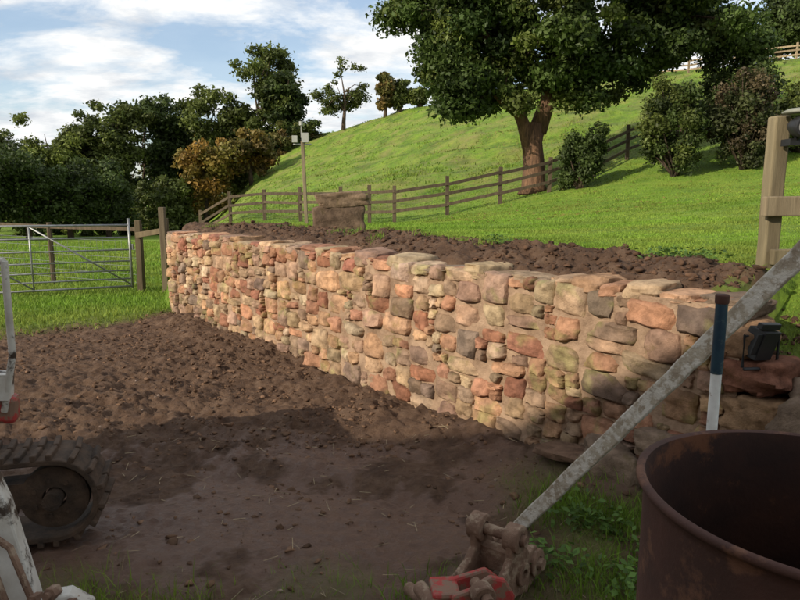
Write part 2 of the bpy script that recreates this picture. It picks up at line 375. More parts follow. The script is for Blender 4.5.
def facestone(s0,z0,w,h,col):
    a,b=np.meshgrid(av,av,indexing='ij');a=a.ravel();b=b.ravel();o=random.random()*80
    k=random.uniform(.04,.30)
    x=a*np.sqrt(1-b*b*k);y=b*np.sqrt(1-a*a*k)
    th=np.arctan2(b,a);rr=np.maximum(abs(a),abs(b))
    J=[[random.uniform(-.026,.014),random.uniform(-.024,.014)] for _ in range(4)]
    wt=[(1-a)*(1-b)/4,(1+a)*(1-b)/4,(1+a)*(1+b)/4,(1-a)*(1+b)/4];sg=[(-1,-1),(1,-1),(1,1),(-1,1)]
    x=x*w/2;y=y*h/2
    for i in range(4):
        x=x+wt[i]*sg[i][0]*J[i][0]*min(1,w/.14);y=y+wt[i]*sg[i][1]*J[i][1]*min(1,h/.12)
    x=x+rr*.008*vn(np.cos(th)*2.2+o,np.sin(th)*2.2,1)+rr*.005*vn(np.cos(th)*6+o,np.sin(th)*6,5);y=y+rr*.007*vn(np.cos(th)*2.2+o,np.sin(th)*2.2+9,2)+rr*.005*vn(np.cos(th)*6+o,np.sin(th)*6,7)
    ro=random.uniform(-.07,.07);x,y=x-y*ro,y+x*ro*.6
    bul=random.uniform(.006,.042)
    d=-.05+(.05+bul)*((1-rr**9)**.45)
    tx,ty=random.uniform(-.09,.09),random.uniform(-.18,.08)
    d+=(x*tx+y*ty)*(1-rr**8)
    for _ in range(3):
        an=random.random()*6.28;c0=random.uniform(.15,.8)*min(w,h)/2;t=x*math.cos(an)+y*math.sin(an)-c0
        d-=np.maximum(t,0)*random.uniform(.1,.5)*(1-rr**10)
    d=np.maximum(d,-.05)
    d+=(.012*vn(x*13+o,y*20,3)+.008*vn(x*30+o,y*45,4)+.005*vn(x*75+o,y*75,6))*(1-rr**10)
    S_=s0+x;Z_=z0+y
    X_=AX+DX*S_-NX*d;Y_=AY+DY*S_-NY*d
    N=len(av);idx=(np.arange(N-1)[:,None]*N+np.arange(N-1)[None,:]).ravel();q=np.stack([idx,idx+N,idx+N+1,idx+1],1)
    lich=ss(.20,.42,fbm(S_,Z_,6,5,91,.65))[:,None]
    sh=(.5+.5*vn(x*9+o,y*12,11))[:,None]
    c=np.array(col)*(1+.36*(sh-.5)*np.array([1,.9,.7]))
    c=c*(1-.5*lich)+np.array([.29,.28,.11])*.5*lich
    wall.raw(np.stack([X_,Y_,Z_],1),q[:,::-1],c)
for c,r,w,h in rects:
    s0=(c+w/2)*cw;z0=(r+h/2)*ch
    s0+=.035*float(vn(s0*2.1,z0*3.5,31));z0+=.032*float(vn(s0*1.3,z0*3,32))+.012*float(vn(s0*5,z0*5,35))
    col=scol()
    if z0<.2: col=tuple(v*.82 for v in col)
    if s0>6.6: col=tuple(v*.80 for v in col)  # near-end shade put into the stone colour
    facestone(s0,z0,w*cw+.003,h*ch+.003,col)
s_c=-.02
while s_c<WL-.05:
    w=random.uniform(.11,.28);h=random.uniform(.05,.11);cx,cy=xy(s_c+w/2,.19+random.uniform(-.02,.02))
    wall.rock((cx,cy,1.13+h/2-.02),(w*1.02,.36,h),WANG+random.uniform(-.08,.08),scol(),tilt=random.uniform(-.09,.09),rough=.10,p=8)
    s_c+=w
for (s1,n1,z1,ds,dn,dz,c) in [(8.02,.17,.98,.24,.36,.20,0),(7.94,.18,1.13,.26,.34,.11,0),(8.10,.17,.80,.3,.36,.18,0),(8.12,.16,.6,.28,.36,.2,0),
   (8.15,.16,.38,.34,.36,.22,0),(8.12,.16,.14,.3,.36,.26,0),(8.52,.14,.60,.52,.42,.40,1),(8.5,.12,.2,.46,.42,.36,1),(8.98,.16,.62,.38,.42,.34,1),
   (8.98,.14,.24,.46,.42,.38,1),(9.42,.16,.6,.44,.42,.32,1),(9.45,.14,.2,.4,.42,.4,1),(9.85,.16,.45,.4,.42,.5,1),
   (7.45,-.10,.13,.34,.26,.28,1),(7.85,-.06,.14,.3,.22,.26,1),(7.7,-.03,.34,.26,.16,.16,1)]:
    cx,cy=xy(s1,n1);col=(.25,.185,.135) if c else tuple(v*.8 for v in scol())
    k=random.uniform(.8,1.15);wall.rock((cx,cy,z1),(ds,dn,dz),WANG+random.uniform(-.1,.1),tuple(v*k for v in col),N=16,rough=.11,p=7,chop=8)
for zz in np.arange(.08,1.15,.17):
    for n1 in (.14,.4,.7,1.0,1.3):
        cx,cy=xy(.05+.03*random.random(),n1);wall.rock((cx,cy,zz),(.2,.29,.165),WANG,scol())
w_st=wall.obj('stones',M_stone)
ms=np.linspace(-.0,8.05,420);mz=np.linspace(-.25,1.15,84)
Sg,Zg=np.meshgrid(ms,mz,indexing='ij');d=-.017+.012*fbm(Sg,Zg,9,5,51,.65)+.012*fbm(Sg,Zg,1.7,2,52);Xg=AX+DX*Sg-NX*d;Yg=AY+DY*Sg-NY*d
idx=(np.arange(419)[:,None]*84+np.arange(83)[None,:]).ravel();q=np.stack([idx,idx+84,idx+85,idx+1],1)
mf=mesh_np('mortar_face',np.stack([Xg,Yg,Zg],2).reshape(-1,3),q,M_mortar,smooth=True)
b=B();cx,cy=xy(4.02,.22);b.box((cx,cy,.42),(8.02,.30,1.40),(0,0,WANG));core=b.obj('mortar_core',M_mortar)
b=B();cx,cy=xy(8.9,.2);b.box((cx,cy,.25),(1.8,.28,.9),(0,0,WANG));core2=b.obj('old_wall_core',M_mortar)
e=empty('stone_retaining_wall');parent([w_st,mf,core,core2],e)
r=RB();r.rock((1.02,3.78,.14),(.36,.24,.06),WANG+.1,(.20,.13,.09),tilt=.06,rough=.06,p=8);r.obj('stone_slab',M_stone)
# ---------------------------------------------------------------- stone trough
tx,ty=-.88,9.45;tz=Hs(tx,ty)
r=RB();r.rock((tx-.01,ty,tz+.16),(.72,.5,.48),.1,(.155,.11,.078),seed=3.3,N=24,rough=.055,p=14,tilt=-.04,chop=3)
a1=r.obj('lower_block',M_stone)
r=RB();r.rock((tx+.04,ty,tz+.48),(.72,.52,.22),.14,(.22,.16,.108),seed=12.6,N=24,rough=.05,p=14,tilt=.06,chop=3);a2=r.obj('upper_slab',M_stone)
e=empty('stone_trough');parent([a1,a2],e)
# ---------------------------------------------------------------- vegetation
def rand_unit(n):
    v=rng.normal(size=(n,3));return v/np.linalg.norm(v,axis=1)[:,None]
def leaves(P,nrm,size,cols):
    n=len(P);t=rand_unit(n);t=np.cross(nrm,t);t/=np.linalg.norm(t,axis=1)[:,None]+1e-9;bt=np.cross(nrm,t)
    s=size[:,None];V=np.stack([P-t*s,P-bt*s*.55+nrm*s*.12,P+t*s,P+bt*s*.55+nrm*s*.12],1).reshape(-1,3)
    F=np.arange(4*n).reshape(-1,4);return V,F,np.repeat(cols,4,0)
def crown(lobes,nclump,nleaf,lsize,pal,clr,flat=.75,hollow=.45):
    L=np.array(lobes,float);vol=L[:,3]*L[:,4]*L[:,5];pr=vol**.67;pr/=pr.sum()
    ci=rng.choice(len(L),nclump,p=pr);u=rand_unit(nclump)*(rng.uniform(hollow**2,1,nclump)**.5)[:,None]
    C=L[ci,:3]+u*L[ci,3:6];cr=clr*rng.uniform(.45,1.25,nclump)
    pc=np.array(pal)[rng.integers(0,len(pal),nclump)]*rng.uniform(.65,1.35,(nclump,1))
    w=cr**2;w/=w.sum();k=rng.choice(nclump,nleaf,p=w)
    d=rand_unit(nleaf);rad=rng.uniform(.05,1,nleaf)**.5*(1+.22*rng.normal(size=nleaf))
    P=C[k]+d*(rad*cr[k])[:,None]*np.array([1,1,flat])
    nr=d*.6+rand_unit(nleaf)*.9+np.array([0,0,.3]);nr/=np.linalg.norm(nr,axis=1)[:,None]
    V,F,Co=leaves(P,nr,lsize*rng.uniform(.6,1.3,nleaf),pc[k]*rng.uniform(.7,1.3,(nleaf,1)))
    return V,F,Co,C
G_dark=[(.055,.08,.02),(.066,.095,.024),(.045,.065,.018)]
G_mid=[(.095,.12,.027),(.11,.135,.03),(.08,.10,.024)]
G_light=[(.16,.195,.04),(.14,.17,.036)]
G_orange=[(.29,.17,.035),(.24,.17,.038),(.18,.15,.035)]
G_brown=[(.20,.14,.045),(.14,.12,.036),(.11,.11,.03)]
def tree(name,x,y,h,w,pal,nleaf=4200,ls=.30,trunk=.25,base=.2,ncl=38,z=None,airy=False,nl=7):
    z=Hs(x,y)-.1 if z is None else z
    cz=z+h*(base+(1-base)*.5);rz=h*(1-base)*.5
    lobes=[(x,y,cz,w*.36,w*.34,rz*.88)]
    for i in range(nl):
        a=random.random()*6.28;rr=w*.27
        lobes.append((x+math.cos(a)*rr,y+math.sin(a)*rr*.8,cz+random.uniform(-.7,.6)*rz,w*random.uniform(.13,.25),w*.2,rz*random.uniform(.22,.42)))
    V,F,Co,C=crown(lobes,ncl,nleaf,ls,pal,(.09 if airy else .115)*w+.1)
    lo=mesh_np('foliage',V,F,M_leaf,Co)
    b=B();tp=Vector((x,y,z));top=Vector((x+random.uniform(-.2,.2),y,z+h*.75))
    pts=[tp+(top-tp)*t+Vector((math.sin(t*5+x)*.04*h*t,0,0)) for t in np.linspace(0,1,7)]
    b.tube(pts,[trunk*(1.25-1.1*t) for t in np.linspace(0,1,7)],8,(.7,.7,.7),wob=.08)
    for j in range(min(14,len(C))):
        c=Vector(C[j]);s0=tp.lerp(top,random.uniform(.25,.7));mid=s0.lerp(c,.5)+Vector((0,0,.06*h))
        b.tube([s0,mid,c],[trunk*.4,trunk*.22,trunk*.06],5,(.7,.7,.7))
    t=b.obj('trunk',M_bark,smooth=True);e=empty(name);parent([lo,t],e);return e
def at(px,d): return (px-400)/647*d*1.0
lobes=[(5.9,25.3,10.6,5.8,5.0,5.2),(2.7,24.3,7.0,2.1,2.0,1.9),(5.4,24.6,6.6,2.5,2.4,2.0),(11.0,25,8.0,2.2,2.6,1.7),(8.4,24.8,7.2,2.2,2.2,1.6),
       (1.1,24.5,8.8,1.7,2.0,2.3),(3.4,24.2,5.3,1.4,1.3,1.0),(7.2,24.6,6.0,1.2,1.2,1.1),(12.2,25,7.6,1.0,1.4,.9),(1.7,24.3,6.3,1.2,1.1,1.1),(2.3,24.2,5.2,.9,.9,.8)]
V,F,Co,C=crown(lobes,290,190000,.10,[(.058,.09,.020),(.078,.115,.026),(.044,.072,.018),(.12,.15,.034)],.76,flat=.65,hollow=.35)
lf=mesh_np('foliage',V,F,M_leaf,Co)
b=B();z0=Hs(5.1,25)-.1
bc=(1.3,1.05,.9)
b.tube([(5.1,25,z0),(5.1,25,z0+.3),(5.08,25,z0+1.0),(5.0,25,z0+1.9),(5.1,25,z0+2.6)],[.62,.44,.38,.36,.34],18,bc,wob=.09)
b.tube([(4.95,25,z0+1.5),(4.6,24.9,z0+2.6),(3.9,24.8,z0+4.2),(2.8,24.6,z0+6.2),(2.2,24.5,z0+8)],[.28,.24,.18,.11,.05],10,bc,wob=.08)
b.tube([(5.15,25,z0+2.3),(5.5,25,z0+3.4),(5.9,25.2,z0+5.),(6.4,25.3,z0+7.5),(6.5,25.3,z0+11)],[.34,.30,.27,.2,.08],10,bc,wob=.08)
b.tube([(5.6,25,z0+3.6),(7.2,25,z0+5.2),(9.2,25,z0+6.2),(11.0,25,z0+7.0)],[.2,.17,.11,.04],8,bc,wob=.08)
b.tube([(4.7,24.9,z0+2.6),(3.7,24.5,z0+3.3),(2.7,24.3,z0+4.2)],[.12,.08,.03],7,bc)
lim=[Vector(p) for p in [(3.9,24.8,z0+4.2),(2.8,24.6,z0+6.2),(5.9,25.2,z0+5),(6.4,25.3,z0+7.5),(7.2,25,z0+5.2),(9.2,25,z0+6.2),(5.5,25,z0+3.4),(6.5,25.3,z0+10)]]
for c in C:
    c=Vector(c);s0=min(lim,key=lambda p:(p-c).length);m_=s0.lerp(c,.5)+Vector((random.uniform(-.3,.3),random.uniform(-.3,.3),.25))
    b.tube([s0,m_,c],[.07,.045,.015],5,(.5,.47,.42))
tk=b.obj('trunk',M_bark,smooth=True);e=empty('sycamore_tree');parent([lf,tk],e)
T=[('oak_tree',220,86,17,12,G_mid),('oak_tree',262,85,14.0,11,G_mid),('oak_tree',288,84,9.5,7,G_dark),
('oak_tree',148,86,18,14,G_dark),('oak_tree',184,88,17.5,11,G_dark),('ash_tree',120,80,16,10,G_mid),
('ash_tree',95,78,14,8.5,G_mid),('ash_tree',52,74,14,10,G_light),('oak_tree',22,72,11,9,G_mid),('oak_tree',-5,66,10,8,G_dark),
('autumn_maple_tree',208,66,9.8,8.2,G_orange),('hawthorn_tree',254,68,7.0,5.6,G_orange+G_brown),('hawthorn_tree',165,64,6,7,G_mid),('hawthorn_tree',235,72,5,5,G_mid),
('oak_tree',110,58,7.0,6.5,G_dark),('oak_tree',72,55,7.3,7.5,G_dark),('oak_tree',30,52,7.4,7.5,G_dark),('oak_tree',-12,50,7.4,8,G_dark),('oak_tree',-60,52,9,9,G_mid),
('hawthorn_tree',386,78,5.6,3.6,G_brown),('hawthorn_tree',400,78,4.6,3.2,G_mid),('hawthorn_tree',419,78,2.2,2.6,G_mid),
('oak_tree',762,68,8.5,7,G_dark),('oak_tree',795,66,9,8,G_dark),('oak_tree',850,66,9,9,G_dark)]
for nm,px,d,h,w,pal in T:
    tree(nm,at(px,d),d,h,w,pal,nleaf=int(5000+75*w*w),ls=.0030*d,trunk=.22,base=.08,ncl=int(60+2.2*w))
tree('ash_tree',at(345,80),80,8.6,7.6,G_mid,nleaf=4200,ls=.18,trunk=.22,base=.2,ncl=46,airy=True)
def bush(name,x,y,h,w,pal,nleaf,ls=.07):
    z=Hs(x,y);lobes=[(x,y,z+h*.45,w*.38,w*.36,h*.42)]
    for i in range(8):
        a=random.random()*6.28;lobes.append((x+math.cos(a)*w*.27,y+math.sin(a)*w*.24,z+h*random.uniform(.15,.85),w*.17,w*.17,h*.2))
    V,F,Co,C=crown(lobes,80,nleaf,ls,pal,.10*w+.08,flat=.9,hollow=.5);lo=mesh_np('foliage',V,F,M_leaf,Co)
    b=B()
    for c in C[:22]: b.tube([(x+random.uniform(-.1,.1),y,z-.1),tuple((np.array([x,y,z])+c)/2),tuple(c)],[.05,.03,.01],5,(.6,.6,.6))
    t=b.obj('stems',M_bark,smooth=True);e=empty(name);parent([lo,t],e)
bush('laurel_bush',6.35,23.2,2.4,1.9,G_dark,11000,.06)
bush('holly_bush',9.2,22,3.4,2.7,G_dark+G_mid,19000,.06)
bush('elder_bush',11.2,21.6,3.2,2.8,[(.07,.08,.03),(.10,.075,.04),(.05,.06,.022)],18000,.06)
bush('elder_bush',13.6,22.4,2.9,2.8,G_mid,12000)
bush('elder_bush',12.4,24.5,4.0,3.4,G_dark,11000)
lob=[]
for t in np.linspace(0,1,26):
    hx=at(165,70)*(1-t)+at(312,80)*t;hy=68*(1-t)+80*t;lob.append((hx,hy,Hs(hx,hy)+1.1,1.4,1.2,random.uniform(1.0,2.4)))
V,F,Co,C=crown(lob,220,30000,.2,G_mid+G_brown+G_dark,.65,hollow=.2);mesh_np('hedge',V,F,M_leaf,Co)
lob=[]
for i in range(34):
    wx=-118+i*2.9;wy=104+random.uniform(-6,8);hh=random.uniform(10,16)*(1-.35*max(0,(wx+60)/40 if wx>-60 else 0));lob.append((wx,wy,Hs(wx,wy)+hh*.42,4.2,3.5,hh*.55))
V,F,Co,C=crown(lob,300,50000,.36,G_mid+G_dark,2.2,hollow=.3);mesh_np('distant_woodland',V,F,M_leaf,Co)
lob=[]
for i in range(22):
    wx=-62+i*1.9;wy=56+random.uniform(-1,1)+i*.3;lob.append((wx,wy,Hs(wx,wy)+.9,1.5,1.2,random.uniform(.9,1.7)))
V,F,Co,C=crown(lob,160,22000,.17,G_mid+G_dark+G_light,.6,hollow=.2);mesh_np('hedge',V,F,M_leaf,Co)
# ---------------------------------------------------------------- grass blades
def blades(name,x,y,h,w,cols,lean=.35):
    n=len(x);z=H(x,y)-.005;a=rng.random(n)*6.28;dx=np.cos(a);dy=np.sin(a);la=rng.random(n)*6.28;ln=rng.random(n)*lean*h
    lx=np.cos(la)*ln;ly=np.sin(la)*ln
    p0=np.stack([x-dx*w,y-dy*w,z],1);p1=np.stack([x+dx*w,y+dy*w,z],1)
    p2=np.stack([x+dx*w*.6+lx*.4,y+dy*w*.6+ly*.4,z+h*.6],1);p3=np.stack([x-dx*w*.6+lx*.4,y-dy*w*.6+ly*.4,z+h*.6],1);p4=np.stack([x+lx*1.2,y+ly*1.2,z+h],1)
    V=np.stack([p0,p1,p2,p3,p4],1).reshape(-1,3);k=np.arange(n)[:,None]*5
    F=np.concatenate([k+np.array([[0,1,2]]),k+np.array([[0,2,3]]),k+np.array([[3,2,4]])]);
    return mesh_np(name,V,F,M_grass,np.repeat(cols,5,0))
def gcol(n,x,y,k=1.):
    base=np.array([.18,.30,.034]);yel=np.array([.30,.34,.06]);dk=np.array([.11,.20,.026])
    t=ss(-.5,.5,fbm(x,y,.8,3,77))[:,None];r_=rng.random((n,1))
    return (base*(1-t)+ (dk*.45+yel*.55)*t)*(.7+.65*r_)*k
def polar(n,r0,r1,u0,u1):
    r=np.exp(rng.uniform(math.log(r0),math.log(r1),n));u=rng.uniform(u0,u1,n);return u*r,r
x,y=polar(290000,3.2,30,-.45,.72);gk,up=masks(x,y);k=(rng.random(len(x))<gk)&(up>.5);x=x[k];y=y[k]
s1,n1=sn(x,y);k=(n1>.45);x=x[k];y=y[k];n=len(x)
patch=.5+.8*ss(-.4,.5,fbm(x,y,2.2,4,88))
blades('lawn_grass',x,y,(.016+.018*rng.random(n))*(1+.02*y)*patch,.002*(1+.25*y),gcol(n,x,y)*(.82+.3*ss(-.4,.4,fbm(x,y,.7,4,188)))[:,None],lean=1.0)
x,y=polar(90000,30,95,-.42,.75);_,up=masks(x,y);k=up>.5;x=x[k];y=y[k];n=len(x)
k=rng.random(n)<ss(-.1,.5,fbm(x,y,.5,3,99))+.12;x=x[k];y=y[k];n=len(x)
cc=gcol(n,x,y,.95);st=ss(-.1,.4,fbm(x,y,.12,4,12))[:,None]*rng.random((n,1));cc=cc*(1-st)+np.array([.26,.23,.08])*st
blades('hillside_grass',x,y,.05+.14*rng.random(n)**3,.02+.0005*y,cc,lean=1.2)
x,y=polar(90000,6.5,45,-.95,-.30);gk,up=masks(x,y);k=(rng.random(len(x))<gk)&(up<.5);x=x[k];y=y[k];n=len(x)
blades('field_grass',x,y,(.03+.05*rng.random(n))*(1+.01*y),.003*(1+.2*y),gcol(n,x,y,1.0),lean=.8)
x=rng.uniform(-2.4,2.6,150000);y=rng.uniform(1.2,4.3,150000);gk,up=masks(x,y);s1,n1=sn(x,y)
k=(rng.random(len(x))<gk*.55)&(n1<-.02);x=x[k];y=y[k];n=len(x)
cc=gcol(n,x,y,.85);st=(rng.random((n,1))<.3);cc=np.where(st,np.array([[.30,.24,.12]]),cc)
blades('foreground_grass',x,y,.012+.065*rng.random(n)**2.2,.0016,cc,lean=1.6)
def tufts(name,cs,cnt,h,k=1.,w=.003,sp=.07):
    xs=[];ys=[]
    for cx,cy in cs:
        xs.append(rng.normal(cx,sp,cnt));ys.append(rng.normal(cy,sp,cnt))
    x=np.concatenate(xs);y=np.concatenate(ys);n=len(x);blades(name,x,y,h*(.35+.8*rng.random(n)),w,gcol(n,x,y,k),lean=.9)
tufts('grass_tuft',[(.95,3.35),(1.12,3.2),(.85,3.3),(1.3,3.1),(1.25,2.9),(1.0,2.7),(.75,2.6),(1.05,2.45),(1.35,2.6),(.9,2.3),(1.2,2.25),(.1,2.5),(-.9,2.45),(-1.3,2.5),(.2,2.25)],180,.12,.85,.0028,.10)
def weeds(name,cs,cnt,ls,h,sp):
    P=[];
    for cx,cy in cs:
        zz=Hs(cx,cy);q=rng.normal(size=(cnt,3))*np.array([sp,sp,0]);q[:,2]=rng.random(cnt)*h;P.append(q+np.array([cx,cy,zz]))
    P=np.concatenate(P);n=len(P);nr=rand_unit(n)*.6+np.array([0,0,.8]);nr/=np.linalg.norm(nr,axis=1)[:,None]
    V,F,Co=leaves(P,nr,ls*rng.uniform(.5,1.3,n),np.array([.10,.18,.035])*rng.uniform(.5,1.4,(n,1)));mesh_np(name,V,F,M_leaf,Co)
weeds('broadleaf_weeds',[(1.05,3.05),(.92,3.15),(1.2,2.75),(.98,2.55),(.7,2.75),(1.25,2.45)],110,.022,.12,.07)
weeds('bank_broadleaf_weeds',[xy(7.25,.75),xy(7.35,.85),xy(7.15,.8),xy(7.5,.7),xy(5.6,.9),xy(3.2,1.0),xy(1.5,1.1),xy(8.6,.8),xy(8.9,.9),xy(8.8,1.1),xy(9.1,.7)],110,.016,.07,.07)
cs=[]
for i in range(26):
    s1=random.uniform(.2,8);cs.append(xy(s1,random.uniform(.5,1.1+.15*(8-s1))))
tufts('weeds',cs,70,.08,1.,.003,.06)
cs=[xy(random.uniform(8.2,9.6),random.uniform(.4,1.4)) for i in range(30)]
tufts('bank_weeds',cs,160,.09,.9,.003,.09)
b=B()
for i in range(260):
    x0=random.uniform(-2.2,1.0);y0=random.uniform(2.2,4.6);a=random.random()*6.28;l=random.uniform(.02,.09);z1=Hs(x0,y0)+.008
    c=random.choice([(.5,.4,.25),(.2,.14,.09),(.35,.28,.18)]);b.tube([(x0,y0,z1),(x0+math.cos(a)*l,y0+math.sin(a)*l,z1+random.uniform(0,.015))],.0014,4,c)
b.obj('straw_litter',M_clod)
x=rng.uniform(1,14,900);y=rng.uniform(13,27,900);n=900
P=np.stack([x,y,H(x,y)+.05],1);nr=rand_unit(n)*.3+np.array([0,0,1]);nr/=np.linalg.norm(nr,axis=1)[:,None]
V,F,Co=leaves(P,nr,rng.uniform(.03,.055,n),np.array([.28,.16,.06])*rng.uniform(.6,1.3,(n,1)));mesh_np('fallen_leaves',V,F,M_leaf,Co)
# ---------------------------------------------------------------- fences
def fence(name,pts,hts,ph=1.2,pw=.11,rw=.035,rh=.095,col=(1,1,1),mat=None):
    b=B();zs=[Hs(*p) for p in pts]
    for (x,y),z in zip(pts,zs):
        k=random.uniform(.8,1.15);b.beam((x,y,z-.3),(x+random.uniform(-.03,.03),y,z+ph*random.uniform(.95,1.05)),pw,pw*.9,up=(0,1,0),col=tuple(c*k for c in col))
    p_=b.obj('posts',mat or M_wood,bevel=.008)
    b=B()
    for i in range(len(pts)-1):
        for h in hts:
            k=random.uniform(.7,1.25);q=.03
            b.beam((pts[i][0],pts[i][1]-.07,zs[i]+h+random.uniform(-q,q)),(pts[i+1][0],pts[i+1][1]-.07,zs[i+1]+h+random.uniform(-q,q)),rw,rh,col=tuple(c*k for c in col))
    r_=b.obj('rails',mat or M_wood,bevel=.005);e=empty(name);parent([p_,r_],e);return e
fence('post_and_rail_fence',[(-9.2,30),(-7.4,28.5),(-5.6,27),(-3.9,25.6),(-2.2,24.2),(-1.1,23.5),(-.2,23.3),(1.7,23.4),(3.6,23.6),(5.45,24),(7.3,24.9),(9.0,26.2),(10.6,27.6),(12.4,29),(14.2,30.4),(16,31.6)],(.38,.74,1.10),ph=1.32,pw=.13,rh=.11,col=(.40,.35,.31))
pts=[(16+i*2.45,65.2-i*1.22) for i in range(16)]
fence('post_and_rail_fence',pts,(.35,.72,1.08),ph=1.3,pw=.15,rh=.14,col=(1.2,1.1,.95))
fence('timber_fence',[(-4.1,11.35),(-4.65,11.5)],(1.02,),ph=1.25,pw=.10,col=(.6,.55,.45))
b=B();zt=Hs(-4.1,11.35)
b.beam((-4.05,11.1,zt-.2),(-4.05,11.1,zt+1.42),.10,.10,up=(0,1,0),col=(.6,.56,.5));b.obj('gate_post',M_wood,bevel=.01)
b=B();pl=[(-4.65,11.6),(-6.8,12.6),(-9.0,13.6),(-11.5,14.8),(-14,16)]
for i,(x,y) in enumerate(pl):
    z=Hs(x,y);b.tube([(x,y,z-.2),(x,y,z+1.2)],.05,8,(.5,.46,.4))
    if i<len(pl)-1:
        x2,y2=pl[i+1];z2=Hs(x2,y2);b.beam((x,y,z+1.12),(x2,y2,z2+1.12),.04,.07,col=(.45,.4,.35))
fp=b.obj('posts',M_wood)
b=B()
for i in range(len(pl)-1):
    x,y=pl[i];x2,y2=pl[i+1];z=Hs(x,y);z2=Hs(x2,y2)
    for h in (.15,.3,.45,.6,.75,.9): b.tube([(x,y,z+h),(x2,y2,z2+h)],.0035,4)
    for t in np.linspace(0,1,16)[1:-1]:
        xx=x+(x2-x)*t;yy=y+(y2-y)*t;zz=z+(z2-z)*t;b.tube([(xx,yy,zz+.12),(xx,yy,zz+.92)],.0025,4)
fw=b.obj('wire_netting',M_galv);e=empty('stock_fence');parent([fp,fw],e)
# ---------------------------------------------------------------- field gate
g0=Vector((-7.6,10.2,0));g1=Vector((-4.78,11.45,0));zb=.12
b=B();gd=(g1-g0)
def gp(t,h): 
    p=g0+gd*t;return (p.x,p.y,zb+h-.02)
for h in (0,.14,.29,.46,.66,.88,1.10): b.tube([gp(0,h),gp(1,h*.985)],.014 if h not in(0,1.10) else .019,10)
for t in (0,1): b.tube([gp(t,-.03),gp(t,1.16 if t==0 else 1.2)],.022,10)
b.tube([gp(.5,0),gp(.5,1.1)],.016,8);b.tube([gp(0,1.08),gp(.5,0.02)],.014,8);b.tube([gp(.5,1.08),gp(1,.02)],.014,8)
go=b.obj('bars',M_galv,smooth=True);b=B();b.box(gp(1.01,.7),(.05,.03,.1));lt=b.obj('latch',M_galv,bevel=.004)
e=empty('metal_field_gate');parent([go,lt],e)
# ---------------------------------------------------------------- weather mast
mx,my=-2.92,20;mz=Hs(mx,my)
b=B();b.beam((mx+.06,my,mz-.3),(mx-.02,my,mz+2.55),.10,.10,up=(0,1,0),col=(.9,.85,.75));pm=b.obj('pole',M_wood,bevel=.01)
b=B();b.beam((mx-.3,my,mz+2.45),(mx+.25,my,mz+2.45),.04,.04);b.box((mx-.24,my-.03,mz+2.60),(.16,.14,.2));b.box((mx+.08,my-.03,mz+2.64),(.2,.14,.28));b.tube([(mx-.05,my,mz+2.4),(mx-.05,my,mz+3.05)],.015,8)
b.tube([(mx-.05,my,mz+3.0),(mx-.05,my,mz+3.12)],.06,10)
bm_=b.obj('instrument_boxes',pmat('grey_box_mat',(.36,.36,.33),(.28,.28,.26),rough=.6),bevel=.01);e=empty('weather_station_mast');parent([pm,bm_],e)
# ---------------------------------------------------------------- gatepost with floodlight
qx,qy=2.39,4.2;qz=Hs(qx,qy)
gc=(.80,.78,.64)
b=B();b.beam((qx,qy,qz-.3),(qx,qy,2.19),.10,.10,up=(0,1,0),col=gc,seg=8,jit=.003);p1=b.obj('post',M_wood,bevel=.012)
b=B();b.beam((qx-.10,qy-.08,1.63),(qx+1.6,qy-.08,1.65),.05,.125,col=(.95,.9,.78));b.beam((qx-.02,qy-.08,1.31),(qx+1.6,qy-.08,1.33),.05,.10,col=gc)
b.beam((qx+1.6,qy,qz-.3),(qx+1.6,qy,2.1),.13,.13,up=(0,1,0),col=gc);p2=b.obj('rails',M_wood,bevel=.008)
b=B();lx=qx+.02;ly=qy-.20
b.tube([(lx,ly-.06,2.10),(lx,ly-.045,2.10),(lx,ly+.03,2.11),(lx,ly+.09,2.12),(lx,ly+.1,2.12)],[.062,.068,.06,.035,.015],20);b.tube([(qx+.03,qy-.04,2.02),(lx,ly+.06,2.01),(lx,ly+.02,2.06)],.014,8)
b.box((lx,ly+.08,2.02),(.08,.10,.04));p3=b.obj('floodlight',M_black,smooth=True,auto=True)
b=B();b.tube([(lx,ly-.066,2.10),(lx,ly-.062,2.10)],.050,20);p4=b.obj('lens',M_glass)
b=B();b.tube([(lx+.02,ly+.05,2.19),(lx+.02,ly+.05,2.2),(lx+.02,ly+.05,2.217),(lx+.02,ly+.05,2.225)],[.10,.102,.07,.01],24);p5=b.obj('shade',pmat('grey_green_lid_mat',(.16,.17,.13),(.24,.24,.2),rough=.6),smooth=True)
e=empty('gatepost_with_floodlight');parent([p1,p2,p3,p4,p5],e)
wx,wy=1.78,3.12;b=B();b.box((wx,wy,.98),(.13,.09,.15),(.25,.1,.5));b.box((wx+.02,wy-.03,1.07),(.15,.03,.03),(.25,.1,.5))
b.tube([(wx-.09,wy-.02,.86),(wx-.09,wy-.02,1.02),(wx+.09,wy+.0,1.02),(wx+.09,wy,.86)],.008,6);b.tube([(wx-.1,wy-.05,.86),(wx+.1,wy-.03,.86)],.01,6)
a1=b.obj('housing',M_black,bevel=.01);b=B();b.box((wx-.03,wy-.055,.985),(.10,.01,.11),(.25,.1,.5));a2=b.obj('lens',M_black,bevel=.003)
e=empty('work_light');parent([a1,a2],e)
# ---------------------------------------------------------------- timber prop
b=B();b.beam((.60,3.17,-.05),(1.86,1.84,2.30),.070,.042,up=(1,1,0),seg=40,jit=.003);o_=b.obj('timber_prop',M_plank,bevel=.006)
